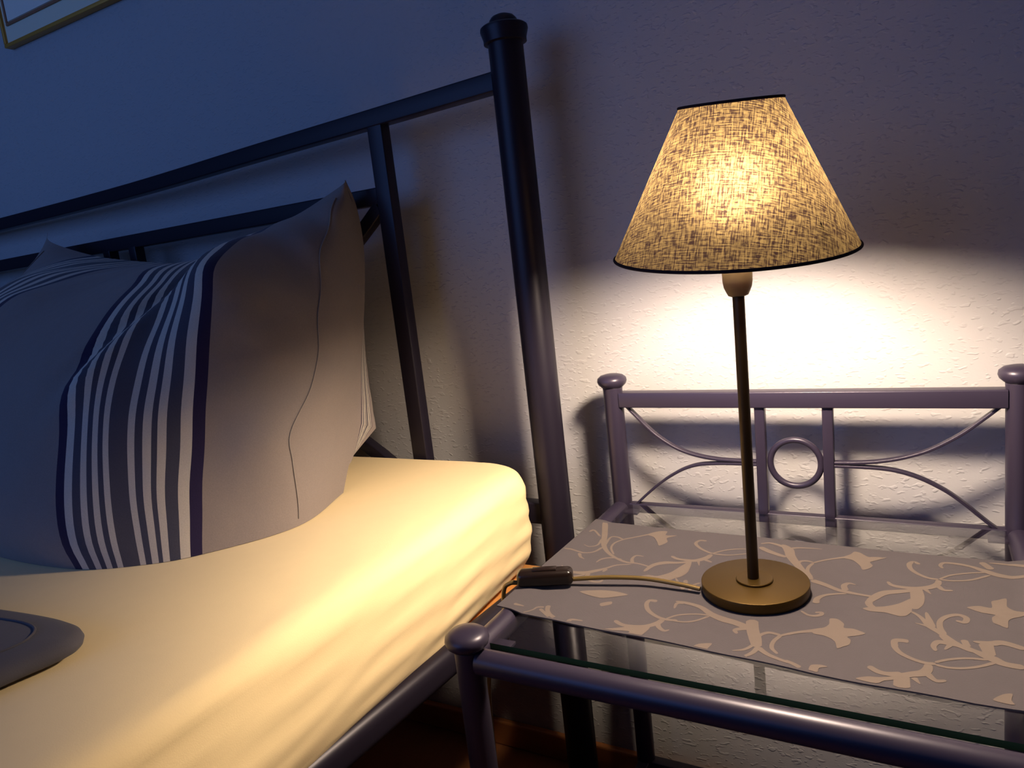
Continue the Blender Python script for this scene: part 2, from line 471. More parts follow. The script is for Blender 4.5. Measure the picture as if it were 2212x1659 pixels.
def bed():
    t = thing('bed', (-0.98, -1.0, FZ), 'dark lilac metal double bed with tall barred headboard', 'bed')
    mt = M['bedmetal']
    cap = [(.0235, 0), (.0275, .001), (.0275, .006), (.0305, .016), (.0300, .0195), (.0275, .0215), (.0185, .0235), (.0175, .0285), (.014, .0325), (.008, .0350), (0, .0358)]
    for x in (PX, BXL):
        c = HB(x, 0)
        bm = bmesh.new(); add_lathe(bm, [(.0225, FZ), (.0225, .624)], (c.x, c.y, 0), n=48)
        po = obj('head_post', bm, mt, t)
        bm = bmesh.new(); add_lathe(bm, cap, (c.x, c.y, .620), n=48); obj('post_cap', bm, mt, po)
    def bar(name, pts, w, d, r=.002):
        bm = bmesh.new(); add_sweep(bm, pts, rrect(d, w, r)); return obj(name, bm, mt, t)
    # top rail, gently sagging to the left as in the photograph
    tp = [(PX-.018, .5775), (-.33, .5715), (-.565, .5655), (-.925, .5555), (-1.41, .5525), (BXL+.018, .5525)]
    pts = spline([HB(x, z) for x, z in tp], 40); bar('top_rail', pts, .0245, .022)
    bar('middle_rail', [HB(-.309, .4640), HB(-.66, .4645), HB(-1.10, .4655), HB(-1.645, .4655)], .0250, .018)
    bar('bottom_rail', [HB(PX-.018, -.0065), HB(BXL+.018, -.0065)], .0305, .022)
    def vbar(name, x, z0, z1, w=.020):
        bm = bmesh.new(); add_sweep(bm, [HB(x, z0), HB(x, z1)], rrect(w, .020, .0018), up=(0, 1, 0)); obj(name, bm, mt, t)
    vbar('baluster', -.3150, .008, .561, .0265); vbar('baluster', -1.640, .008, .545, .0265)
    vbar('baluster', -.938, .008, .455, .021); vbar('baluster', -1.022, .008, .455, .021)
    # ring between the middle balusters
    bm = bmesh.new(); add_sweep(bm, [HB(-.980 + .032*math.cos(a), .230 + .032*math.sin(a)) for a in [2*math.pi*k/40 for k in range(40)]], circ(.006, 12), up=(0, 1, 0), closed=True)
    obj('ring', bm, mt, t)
    # curved braces from the corners to the middle, two to each side
    def brace(xa, xb):
        for z0, zm, zs in ((.449, .247, 1), (.012, .213, -1)):
            P = []
            for k in range(25):
                s = k/24
                P.append(HB(xa + (xb-xa)*s, z0 + (zm-z0)*(1-(1-s)**2.4)))
            bar('brace', P, .020, .018)
    brace(-.329, -.930); brace(-1.628, -1.030)
    # side rails, foot legs and foot rail
    YB = -2.02
    for sgn, x0 in ((1, -.083), (-1, BXL-.002)):
        bm = bmesh.new()
        a = Vector((side_x(PY-.02, x0), PY-.02, -.078)); b = Vector((side_x(YB, x0), YB, -.078))
        add_sweep(bm, [a, b], rrect(.026, .036, .0125, 6)); obj('side_rail', bm, mt, t)
        c = side_x(YB, x0)
        bm = bmesh.new(); add_lathe(bm, [(.0225, FZ), (.0225, .02)], (c, YB, 0), n=32)
        po = obj('foot_post', bm, mt, t)
        bm = bmesh.new(); add_lathe(bm, cap, (c, YB, .018), n=32); obj('post_cap', bm, mt, po)
    bm = bmesh.new(); add_sweep(bm, [(side_x(YB, BXL), YB, -.093), (side_x(YB), YB, -.093)], rrect(.024, .06, .005)); obj('foot_rail', bm, mt, t)
bed()

def slats():
    t = thing('slatted_base', (-.98, -1.0, -.115), 'orange beech slatted base showing between mattress and bed post', 'bed base')
    def skew(bm):
        for v in bm.verts: v.co.x += (v.co.y - PY) * (-SK)
    bm = bmesh.new(); add_box(bm, (-.140, -1.98, -.0945), (-.0985, -.048, -.0785), .003); skew(bm); obj('side_beam', bm, M['slat'], t)
    bm = bmesh.new(); add_box(bm, (-1.84, -1.98, -.140), (-1.80, -.048, -.0785), .003); skew(bm); obj('side_beam', bm, M['slat'], t)
    bm = bmesh.new(); add_box(bm, (-1.80, -.090, -.140), (-.140, -.048, -.0785), .003); skew(bm); obj('head_beam', bm, M['slat'], t)
    bm = bmesh.new(); add_box(bm, (-1.80, -1.98, -.140), (-.140, -1.94, -.0785), .003); skew(bm); obj('foot_beam', bm, M['slat'], t)
    for k in range(14):
        y = -.18 - k*.13
        bm = bmesh.new(); add_box(bm, (-1.80, y-.028, -.0900), (-.140, y+.028, -.0785), .002); skew(bm); obj('slat', bm, M['slat'], t)
slats()

MT = 0.0700            # top of the mattress
def mattress():
    # section across the right edge: (outset from side line, z)
    prof = [(-.060, MT), (-.036, MT-.0004), (-.022, MT-.0015), (-.012, MT-.0045), (-.0055, MT-.010), (-.001, MT-.020), (.001, .025), (.002, 0), (.002, -.020), (-.001, -.038), (-.005, -.052), (-.011, -.063), (-.019, -.071), (-.030, -.0755), (-.050, -.0775)]
    prof = [(p.x, p.y) for p in spline([Vector((a, b, 0)) for a, b in prof], 44)]
    y0, y1 = -.046, -1.96
    ny = 120
    bm = bmesh.new()
    rnd = random.Random(5)
    def nz(a, b): return math.sin(a*7.1+b*3.3)*.5 + math.sin(a*13.7-b*5.1+1.3)*.3 + math.sin(a*29+b*11+.4)*.2
    rows = []
    # plan outline rounded at the head corners
    def inset(y, rr=.045):
        d = y0 - y
        if d >= rr: return 0.0
        return rr - math.sqrt(max(rr*rr - (rr-d)**2, 0))
    ys = [y0 - .045*(1-math.cos(math.pi/2*k/12)) for k in range(12)] + [y0-.045 + (y1-y0+.045)*k/(ny-1) for k in range(ny)]
    for y in ys:
        row = []
        ins = inset(y)
        sx = -.1065 + (y+.08)*.006 + .011*max(0, min(1, (-.12-y)/.18))
        for k, (o, z) in enumerate(prof):
            wob = 0.0
            if z < MT-.004:
                f = min(1, (MT-.004-z)/.02)
                wob = .0016*nz(y*2.2 + z*3, z*55)*f + .0008*math.sin(z*185 + y*9 + 2.2*math.sin(y*4.3) + 1.4*math.sin(y*11))*f*max(0, min(1, (.040-z)/.06))
            row.append((sx - ins + o + wob, y, z + (.0007*nz(y*3, o*20) if o < -.02 and z > 0 else 0)))
        left = []
        for o, z in reversed(prof):
            left.append((-1.775 + (y+.08)*.03 + ins*.5 - o, y, z))
        # top goes across to the left side; bottom closes flat
        top = []
        xr, xl = row[0][0], left[-1][0]
        for k in range(1, 40):
            f = k/40
            top.append((xl + (xr-xl)*f, y, MT + .0004*nz(xl+(xr-xl)*f*2, y*2.5)))
        rows.append(left + top + row)
    V = [[bm.verts.new(p) for p in r] for r in rows]
    m = len(V[0])
    for A, B in zip(V, V[1:]):
        for j in range(m):
            bm.faces.new((A[j], A[(j+1) % m], B[(j+1) % m], B[j]))
    # rounded head and foot ends
    for end, dy, s in ((V[0], .008, 1), (V[-1], -.012, -1)):
        c = [Vector((v.co.x, v.co.y + dy, v.co.z)) for v in end]
        mid = sum(c, Vector())/len(c)
        ring = [bm.verts.new(Vector((p.x + (mid.x-p.x)*.01, p.y, mid.z + (p.z-mid.z)*.90))) for p in c]
        for j in range(m):
            try: bm.faces.new((end[j], end[(j+1) % m], ring[(j+1) % m], ring[j]))
            except ValueError: pass
        bm.faces.new(ring)
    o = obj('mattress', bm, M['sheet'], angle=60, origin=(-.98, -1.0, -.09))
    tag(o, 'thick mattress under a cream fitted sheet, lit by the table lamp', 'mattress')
mattress()

def pillow():
    # columns run bottom to top over the front of the cushion (points in the table frame)
    cols = [
        (-.50, [(-.314,-.204,.0712),(-.318,-.186,.095),(-.324,-.156,.135),(-.330,-.118,.230),(-.337,-.083,.301),(-.346,-.053,.388),(-.354,-.046,.452),(-.364,-.050,.492)]),
        (-.30, [(-.284,-.314,.0705),(-.285,-.308,.098),(-.286,-.305,.147),(-.288,-.300,.182),(-.296,-.245,.230),(-.310,-.205,.300),(-.335,-.152,.390),(-.364,-.064,.482)]),
        (0.00, [(-.334,-.411,.0705),(-.336,-.401,.111),(-.338,-.392,.154),(-.340,-.375,.208),(-.343,-.357,.256),(-.350,-.322,.344),(-.362,-.296,.387),(-.400,-.215,.418),(-.450,-.070,.452)]),
        (0.50, [(-.385,-.455,.0705),(-.388,-.454,.105),(-.392,-.448,.150),(-.398,-.430,.206),(-.405,-.410,.252),(-.415,-.370,.312),(-.430,-.315,.362),(-.460,-.235,.398),(-.530,-.075,.425)]),
        (1.00, [(-.455,-.483,.0705),(-.457,-.490,.104),(-.459,-.486,.145),(-.463,-.469,.198),(-.468,-.450,.254),(-.474,-.428,.288),(-.484,-.378,.335),(-.500,-.322,.372),(-.520,-.268,.396),(-.600,-.075,.405)]),
        (1.35, [(-.590,-.489,.0705),(-.592,-.500,.110),(-.596,-.497,.170),(-.602,-.478,.240),(-.610,-.435,.300),(-.622,-.360,.350),(-.640,-.270,.386),(-.660,-.180,.405),(-.690,-.070,.405)]),
        (1.00, [(-.745,-.470,.0705),(-.747,-.484,.110),(-.750,-.482,.170),(-.752,-.462,.250),(-.755,-.415,.318),(-.758,-.350,.366),(-.760,-.300,.388),(-.765,-.200,.408),(-.775,-.065,.412)]),
        (0.50, [(-.860,-.430,.0705),(-.862,-.440,.110),(-.865,-.438,.170),(-.868,-.415,.250),(-.872,-.370,.330),(-.876,-.310,.382),(-.880,-.240,.412),(-.885,-.160,.424),(-.890,-.062,.428)]),
        (0.00, [(-.975,-.380,.0705),(-.977,-.385,.110),(-.980,-.380,.170),(-.983,-.355,.250),(-.986,-.310,.325),(-.990,-.250,.385),(-.993,-.190,.420),(-.998,-.120,.440),(-1.00,-.058,.448)]),
        (-.30, [(-1.065,-.300,.0705),(-1.067,-.300,.110),(-1.07,-.285,.180),(-1.072,-.255,.260),(-1.074,-.215,.330),(-1.078,-.175,.390),(-1.082,-.135,.435),(-1.086,-.078,.482)]),
        (-.50, [(-1.100,-.200,.0712),(-1.105,-.185,.110),(-1.112,-.160,.180),(-1.118,-.130,.260),(-1.126,-.105,.330),(-1.132,-.088,.400),(-1.134,-.072,.455),(-1.124,-.060,.506)]),
    ]
    NV, SUB = 60, 12
    C = [(s, resample(p, NV)) for s, p in cols]
    nc = len(C)
    grid, svals, uvals = [], [], []
    for i in range((nc-1)*SUB + 1):
        t = i/SUB; k = min(int(t), nc-2); f = t-k
        grid.append([crom([C[q][1][j] for q in range(nc)], t) for j in range(NV)])
        svals.append(C[k][0] + (C[k+1][0]-C[k][0])*f); uvals.append(i/((nc-1)*SUB))
    n = len(grid)
    # fold creases in the cloth
    for i in range(n):
        for j in range(NV):
            u, v = uvals[i], j/(NV-1)
            edge = min(1, min(u, 1-u)*14) * min(1, min(v, 1-v)*9)
            p = grid[i][j]
            d = .0030*math.sin(13*u + 7*v + 1.5*math.sin(5*v)) + .0018*math.sin(31*u - 11*v + 1.2) + .0006*math.sin(40*v + 16*u)
            # diagonal crease running up from the belly into the corner
            vc = .36 + (.40-u)*2.2
            d += (-.0085*math.exp(-((v-vc)/.030)**2) + .0050*math.exp(-((v-vc+.07)/.04)**2)) * max(0, min(1, (u-.19)/.05)) * max(0, min(1, (.44-u)/.05))
            d += .0042*math.sin(34*(v-1.5*u)+.6)*math.exp(-((u-.11)/.085)**2)*max(0, min(1, (v-.32)/.15))
            d += .0030*math.sin(21*(v+2.2*u))*math.exp(-((u-.62)/.14)**2)*max(0, min(1, (v-.45)/.2))
            grid[i][j] = p + Vector((.25, -.9, .35)) * d * edge
    # back panel: same rim, pushed to the headboard side
    back = []
    for i in range(n):
        u = uvals[i]; col = []
        fb, ft = grid[i][0], grid[i][-1]
        for j in range(NV):
            v = j/(NV-1)
            e = min(1, min(u, 1-u)/.22)**(.9 + .5*min(1, max(0, (v-.30)/.30)))
            rim = grid[0][j] if u < .5 else grid[-1][j]
            base = fb.lerp(ft, v)
            prof = Vector((base.x, 0, 0))
            yb = fb.y + (min(-.085, fb.y+.33) - fb.y)*min(1, (v/.22)) if v < .22 else -.085 + (ft.y+.085)*((v-.22)/.78)**2
            zb = MT + .003 + (ft.z-MT)*max(0, (v-.10)/.90)**1.0 if v > .10 else fb.z + .001
            tx = min(base.x, rim.x-.008) if u < .5 else max(base.x, rim.x+.008)
            q = grid[i][j].lerp(rim.lerp(Vector((tx, yb, zb)), e), min(1, min(v, 1-v)*9))
            col.append(q)
        back.append(col)
    bm = bmesh.new(); uvl = bm.loops.layers.uv.new('band')
    F = [[bm.verts.new(p) for p in c] for c in grid]
    B = []
    for i in range(n):
        r = []
        for j in range(NV):
            if i in (0, n-1) or j in (0, NV-1): r.append(F[i][j])
            else: r.append(bm.verts.new(back[i][j]))
        B.append(r)
    def bs(i):                                   # narrow stripes along the rim of the back panel
        u = uvals[i]; return (min(u, 1-u) - .035)/.09
    for i in range(n-1):
        for j in range(NV-1):
            f = bm.faces.new((F[i][j], F[i+1][j], F[i+1][j+1], F[i][j+1]))
            for l, (a, b) in zip(f.loops, ((i, j), (i+1, j), (i+1, j+1), (i, j+1))): l[uvl].uv = (svals[a], b/(NV-1))
            q = (B[i][j], B[i][j+1], B[i+1][j+1], B[i+1][j])
            if len(set(q)) == 4:
                try: f = bm.faces.new(q)
                except ValueError: continue
                for l, (a, b) in zip(f.loops, ((i, j), (i, j+1), (i+1, j+1), (i+1, j))): l[uvl].uv = (bs(a), b/(NV-1))
    seam_cols = [grid[SUB][:], grid[n-1-SUB][:]]
    o = obj('pillow', bm, M['stripe'], angle=75, origin=(-.70, -.25, MT))
    tag(o, 'large blue-grey pillow with white stripe bands leaning on the headboard', 'pillow')
    for sc_ in seam_cols:
        bm = bmesh.new()
        add_sweep(bm, [p + Vector((.0006, -.0010, .0002)) for p in sc_[1:-3]], circ(.0008, 8), up=(1, 0, 0)); obj('flange_seam', bm, M['seam'], o)
pillow()

def duvet():
    # folded bed cover: plan outline with a rounded corner pointing at the lamp
    bm = bmesh.new()
    out = [(-1.25, -.64), (-.90, -.62), (-.60, -.606), (-.46, -.598), (-.375, -.588), (-.320, -.583), (-.283, -.582), (-.260, -.586), (-.247, -.597), (-.243, -.612), (-.250, -.65), (-.262, -.75), (-.28, -.95), (-.29, -1.30), (-.55, -1.42), (-.95, -1.40), (-1.25, -1.30)]
    P = spline([Vector((x, y, 0)) for x, y in out], 140)
    c = Vector((-.78, -.98, 0))
    rings = []
    for sc_, z in ((.955, .0732), (.985, .0735), (.997, .0765), (1.0, .0810), (.997, .0855), (.988, .0890), (.972, .0915), (.94, .0910), (.80, .097), (.5, .102), (.2, .104)):
        r = []
        for k, p in enumerate(P):
            d = (p-c); L = d.length
            q = c + d*(1 - (1-sc_)*min(1.0, .62/L)) if sc_ > .9 else c + d*sc_
            r.append(bm.verts.new((q.x, q.y, z + (.002*math.sin(q.x*23+q.y*17) if sc_ < .96 else 0))))
        rings.append(r)
    for A, B in zip(rings, rings[1:]):
        for k in range(len(A)):
            bm.faces.new((A[k], A[(k+1) % len(A)], B[(k+1) % len(A)], B[k]))
    bm.faces.new(rings[0][::-1]); bm.faces.new(rings[-1])
    hem = [v.co.copy() for v in rings[7]]
    o = obj('folded_duvet', bm, M['duvet'], angle=70, origin=(-.78, -.98, MT))
    tag(o, 'plain blue-grey folded duvet whose rounded corner lies on the cream sheet', 'duvet')
    bm = bmesh.new(); add_sweep(bm, [p + Vector((0, 0, .0003)) for p in hem[1:-1]], circ(.0012, 8)); obj('hem_seam', bm, M['duvet'], o)
duvet()

# ------------------------------------------------------------------ the nightstand
NW, ND = 0.45, 0.3987
def nightstand():
    t = thing('nightstand', (NW/2, -ND/2, FZ), 'lilac grey tubular metal nightstand with a glass top and ringed back panel', 'nightstand')
    mt = M['metal']; R = .0130
    def knob(z, k=1.0):
        return [(.0125, z), (.0150*k, z+.002), (.0185*k, z+.0055), (.0198*k, z+.0095), (.0190*k, z+.0135), (.0150*k, z+.0168), (.0085*k, z+.0185), (0, z+.0190)]
    for x in (0, NW):
        for y, top in ((0, .168), (-ND, .010)):
            bm = bmesh.new(); add_lathe(bm, [(R, FZ), (R, top-.004), (R+.0003, top), (R-.0006, top+.001)], (x, y, 0), n=40)
            po = obj('post', bm, mt, t)
            bm = bmesh.new(); add_lathe(bm, knob(top, 1.0 if y == 0 else 1.04), (x, y, 0), n=40); obj('post_cap', bm, mt, po)
    def bar(name, pts, w, d, r=.0015, up=(0, 0, 1)):
        bm = bmesh.new(); add_sweep(bm, pts, rrect(d, w, r), up=up); return obj(name, bm, mt, t)
    e = R - .002
    bar('back_top_rail', [(e, 0, .1522), (NW-e, 0, .1522)], .0200, .0190)
    bar('back_lower_rail', [(e, 0, .0015), (NW-e, 0, .0015)], .0125, .0120)
    bar('baluster', [(.1872, 0, .003), (.1888, 0, .1435)], .012, .012, up=(0, 1, 0))
    bar('baluster', [(.2637, 0, .003), (.2652, 0, .1435)], .012, .012, up=(0, 1, 0))
    bm = bmesh.new(); add_sweep(bm, [(.2268 + .0288*math.cos(a), 0, .0722 + .0288*math.sin(a)) for a in [2*math.pi*k/56 for k in range(56)]], circ(.0038, 14), up=(0, 1, 0), closed=True)
    obj('ring', bm, mt, t)
    arcs = [
        [(.018, .1430), (.030, .1300), (.050, .1090), (.069, .0945), (.088, .0842), (.110, .0775), (.134, .0738), (.158, .0728), (.182, .0726)],
        [(.0185, .0040), (.032, .0170), (.052, .0345), (.070, .0478), (.090, .0592), (.110, .0658), (.134, .0683), (.158, .0690), (.182, .0690)],
        [(.4330, .1430), (.420, .1310), (.4005, .1142), (.382, .1015), (.364, .0915), (.341, .0832), (.318, .0782), (.294, .0757), (.270, .0748)],
        [(.4335, .0035), (.4230, .0120), (.4115, .0225), (.4000, .0332), (.3857, .0448), (.3700, .0545), (.3546, .0618), (.3360, .0675), (.3176, .0700), (.294, .0708), (.270, .0708)],
    ]
    for a in arcs:
        bar('scroll_bar', resample([Vector((x, 0, z)) for x, z in a], 50), .0034, .0090, .0009)
    for x in (0, NW):
        bm = bmesh.new(); add_sweep(bm, [(x, -e, 0), (x, -ND+e, 0)], circ(.0120, 28)); obj('side_rail', bm, mt, t)
    bm = bmesh.new(); add_sweep(bm, [(e, -ND, -.0008), (NW-e, -ND, -.0008)], circ(.0118, 28)); obj('front_rail', bm, mt, t)
    # low stretchers near the floor
    for a, b in (((0, 0), (NW, 0)), ((0, -ND), (NW, -ND)), ((0, 0), (0, -ND)), ((NW, 0), (NW, -ND))):
        d = (Vector((*b, 0)) - Vector((*a, 0))).normalized()*e
        bar('stretcher', [Vector((*a, -.397)) + d, Vector((*b, -.397)) - d], .020, .016)
    # glass top with a green front edge, lying on four brackets
    bm = bmesh.new(); add_box(bm, (.0135, -.3830, .0035), (NW-.0135, -.0125, .0092))
    bm.normal_update()
    for f in bm.faces:
        f.material_index = 1 if f.normal.y < -.5 else 0
    o = obj('glass_top', bm, [M['glass'], M['glass_edge']], t, smooth=False)
    o['label'] = 'clear glass plate with green edge'
    for x, y in ((.020, -.020), (NW-.020, -.020), (.020, -.372), (NW-.020, -.372)):
        bm = bmesh.new(); add_box(bm, (x-.010, y-.008, .0005), (x+.010, y+.008, .0035), .0006); obj('glass_bracket', bm, M['metal'], t)
nightstand()

# ------------------------------------------------------------------ table runner with woven vines
RZ = .0110            # upper face of the runner
CAM_R = Euler((math.radians(80.165), math.radians(6.475), math.radians(29.047))).to_matrix()
CAM_C = Vector((0.3658, -0.8944, 0.3534))
def traced(px, py, z):
    """point of the horizontal plane z that was measured at (px, py) in the photograph"""
    r = CAM_R @ Vector(((px-1106)/1570.76, -(py-829.5)/1570.76, -1.0))
    return CAM_C + r*((z-CAM_C.z)/r.z)

CROP = {1: (1060, 1110, 5.53), 2: (1400, 1130, 5.53), 3: (1600, 1140, 6.9125), 4: (1880, 1160, 6.636), 5: (1700, 1300, 6.9125), 6: (1900, 1330, 7.09)}
# ribbons of the woven pattern: (measuring window, points, widths in mm along the ribbon)
STROKES = [
 (1, [(1370,105),(1362,250),(1352,370),(1400,460),(1500,530),(1620,578),(1760,595),(1920,640)], [8,8,7,5,4,4,3,2.5]),
 (1, [(1310,270),(1240,218),(1180,240)], [3,3.5,3]),
 (1, [(1330,300),(1280,370),(1190,392),(1110,380)], [4,3,2.2,1]),
 (1, [(1335,400),(1250,448),(1150,466),(1000,455),(880,440)], [4,3.5,3,3.5,4]),
 (1, [(1060,475),(1075,515),(1120,540)], [5,3.5,1]),
 (1, [(1355,390),(1430,285),(1510,278),(1585,308)], [4,3,3,3]),
 (1, [(1700,285),(1585,308),(1480,350),(1440,410),(1470,485)], [3,3,3,3,2.5]),
 (1, [(1560,312),(1750,275),(1900,245)], [3,3,4]),
 (1, [(1570,545),(1450,525),(1330,540),(1260,580)], [2,3,3.5,2]),
 (1, [(1695,595),(1690,540),(1740,500),(1830,510)], [5,4,3,1.5]),
 (1, [(1680,603),(1500,615),(1380,650),(1250,682),(1100,705),(950,690),(885,660),(850,630)], [2,3,4,7,8,5,3,1]),
 (1, [(1385,660),(1340,692)], [5,3]),
 (1, [(1170,710),(1150,755),(1200,803),(1290,812),(1340,790)], [6,5,4,4,3]),
 (1, [(1130,725),(1000,748),(850,772),(720,762)], [4,3.5,3,4]),
 (1, [(690,1100),(680,1160),(720,1220),(860,1295)], [6,5,5,4]),
 (1, [(640,1120),(560,1120),(500,1150),(400,1175),(300,1180)], [3,3,2.2,2,1.5]),
 (1, [(590,1140),(640,1185),(720,1250)], [4,4,5]),
 (1, [(280,1105),(400,1112)], [5,2]),
 (1, [(960,1315),(930,1290),(970,1265),(1100,1275)], [6,6,4,2]),
 (1, [(1990,1048),(1900,1040),(1862,1085),(1885,1160),(1980,1230),(2100,1268),(2230,1275)], [6,4.5,5,5,4.5,4,4]),
 (2, [(210,1150),(350,1102),(550,1085),(730,1098)], [2.6,2.6,2.6,3]),
 (2, [(200,1150),(400,1180),(560,1165),(740,1105)], [2.6,2.6,2.6,3]),
 (2, [(330,935),(450,952),(620,1000),(760,1090),(900,1150),(1040,1192),(1190,1255)], [3,5,6,8,10,9,9]),
 (2, [(430,955),(345,962),(312,1020)], [4,4,2]),
 (1, [(2060,1265),(1985,1315),(1850,1350),(1700,1350),(1570,1325),(1480,1272)], [6,7,6,6,5,5]),
 (1, [(1990,1300),(2010,1360),(2070,1402),(2135,1388)], [6,5,4,1.5]),
 (2, [(1242,1160),(1250,1280),(1280,1390),(1300,1490)], [12,12,12,9]),
 (2, [(1230,1255),(1130,1265),(1040,1280),(1060,1322)], [7,6,5,3]),
 (2, [(1290,1390),(1350,1340),(1450,1315),(1585,1345)], [4,4,4,4]),
 (2, [(1590,1345),(1500,1420),(1478,1500),(1545,1570)], [4,4,4,3]),
 (2, [(1570,1352),(1750,1310),(1950,1280),(2100,1262)], [3.5,3.5,3.5,5]),
 (2, [(1270,1455),(1150,1512),(1000,1522)], [4,3.5,1.2]),
 (2, [(1310,1490),(1250,1552),(1150,1592),(1060,1597)], [5,5,3.5,2]),
 (2, [(1310,1490),(1420,1572),(1560,1632),(1680,1672)], [6,5,4,4]),
 (5, [(-30,885),(100,937),(195,988)], [4,4.5,5]),
 (2, [(700,215),(620,210),(570,245),(620,300),(720,350),(770,365)], [4,4,4.5,4,3.5,3.5]),
 (2, [(770,365),(900,330),(1050,312),(1180,310)], [3,2.8,2.6,2.6]),
 (2, [(770,368),(950,385),(1100,375),(1190,365)], [3,2.8,2.6,2.6]),
 (2, [(760,375),(690,420),(560,450),(420,440),(340,425),(280,395)], [5,8,7,5,5,4]),
 (2, [(-50,580),(60,505),(200,475),(350,475),(500,465)], [4,7,8,5,5]),
 (2, [(600,450),(610,510)], [4,1]),
 (2, [(680,440),(760,470)], [5,3]),
 (2, [(450,680),(440,750),(400,800)], [5,5,3]),
 (2, [(330,660),(380,740),(410,790)], [2.5,2.5,3]),
 (2, [(620,715),(540,745),(490,810)], [3,4,4]),
 (5, [(-10,495),(180,455),(420,430)], [3,3.5,5]),
 (3, [(850,545),(900,503),(1000,500),(1085,522)], [4,4,3.5,3]),
 (3, [(1085,530),(1015,590),(1000,655),(1060,745)], [3.5,4,4,4]),
 (3, [(1080,527),(1250,487),(1450,457),(1570,443)], [3,3,3.5,5]),
 (3, [(620,255),(715,330),(750,430),(850,560),(960,680),(1065,775)], [6,12,11,9,7,6]),
 (3, [(300,240),(450,232),(640,285)], [3,4,6]),
 (3, [(760,310),(900,303),(1220,320)], [5,3,1.5]),
 (3, [(290,290),(400,345),(560,405),(680,440)], [7,8,7,5]),
 (3, [(1055,785),(1250,850),(1450,930),(1600,965),(1750,995),(1990,1035)], [8,7,6,6,4.5,4]),
 (3, [(1565,940),(1545,865),(1620,833),(1720,855)], [7,6,4,1.5]),
 (3, [(1580,985),(1400,992),(1250,1012),(1145,1060),(1120,1130)], [3,3.5,4,6,7]),
 (3, [(900,1240),(1000,1300),(1100,1315),(1195,1300),(1205,1268),(1110,1265)], [2.5,3.5,4,4.5,4,2.5]),
 (4, [(-60,965),(60,870),(200,805),(400,785),(620,770)], [5,9,9,8,6]),
 (4, [(650,740),(675,850),(665,950),(600,1030)], [12,13,12,9]),
 (4, [(10,880),(-20,960),(40,1020)], [6,7,7]),
 (4, [(710,395),(620,362),(560,392),(580,460),(680,530),(830,590),(980,612)], [4,5,5.5,5,4.5,4,4]),
 (4, [(990,608),(1150,552),(1400,522),(1640,512)], [3,3,3,3]),
 (4, [(990,612),(1200,632),(1450,617),(1720,550)], [3,3,3,3.5]),
 (4, [(980,620),(960,680),(850,725),(650,740),(450,722),(310,692),(245,640)], [5,7,8,7,6,5,3]),
 (4, [(960,700),(1050,762),(1185,772)], [6,4.5,3]),
 (4, [(790,755),(870,822)], [5,1]),
 (4, [(1040,455),(1005,410),(1060,375),(1250,390),(1450,430),(1650,495),(1850,555),(2080,590),(2300,600)], [2.5,4,4,5,5,8,9,7,6]),
 (4, [(1590,365),(1740,470)], [7,8]),
 (4, [(1700,375),(2000,405),(2260,470)], [3,5,6]),
 (4, [(590,1070),(720,1150),(850,1282),(1000,1372),(1150,1480),(1280,1555),(1500,1645)], [3,4,6.5,6,7,7,7]),
 (4, [(800,1080),(845,1195),(905,1295)], [2.5,6,5]),
 (4, [(640,1235),(760,1262),(870,1300)], [1,3,3.5]),
 (4, [(1225,1200),(1350,1225),(1375,1165),(1255,1120),(1100,1142),(1005,1205),(1000,1300),(1060,1400)], [3,5.5,5.5,5,5,5,5.5,6]),
 (4, [(550,1505),(450,1490),(350,1500),(350,1600)], [6,6,6,5.5]),
 (6, [(240,440),(235,490),(320,582),(500,672),(700,732),(860,742)], [5.5,5.5,5,4.5,4.5,4.5]),
 (6, [(850,722),(1000,682),(1200,655),(1400,652),(1660,675)], [3.2,3.2,3.2,3.2,3.2]),
 (6, [(850,755),(1050,797),(1300,802),(1550,772),(1770,718)], [3.2,3.2,3.2,3.2,4]),
 (6, [(750,750),(735,830),(660,890),(500,910),(340,925),(150,905),(0,872)], [6,8,9,8,7,5.5,5]),
 (5, [(1720,1090),(1500,1082),(1350,1042),(1215,960)], [7,6,6,5.5]),
 (6, [(720,890),(820,982),(900,1012),(1020,1000)], [7,5,4.5,3]),
 (6, [(520,960),(620,1060)], [6,1]),
 (6, [(340,920),(340,1115)], [12,13]),
 (6, [(860,545),(828,465),(890,405),(1000,412),(1150,440),(1300,480),(1450,540),(1600,605),(1750,670),(1920,745),(2230,805)], [3,5,6,7,7,6,6,9,10,8,8]),
 (6, [(1000,520),(1080,450)], [2,5]),
 (6, [(950,290),(1060,380),(1220,440)], [7,8,6]),
 (6, [(1290,370),(1350,480)], [6,6]),
 (6, [(1430,395),(1700,430),(1900,425),(2240,525)], [3,8,8,7]),
 (6, [(1620,430),(1700,620)], [12,9]),
]
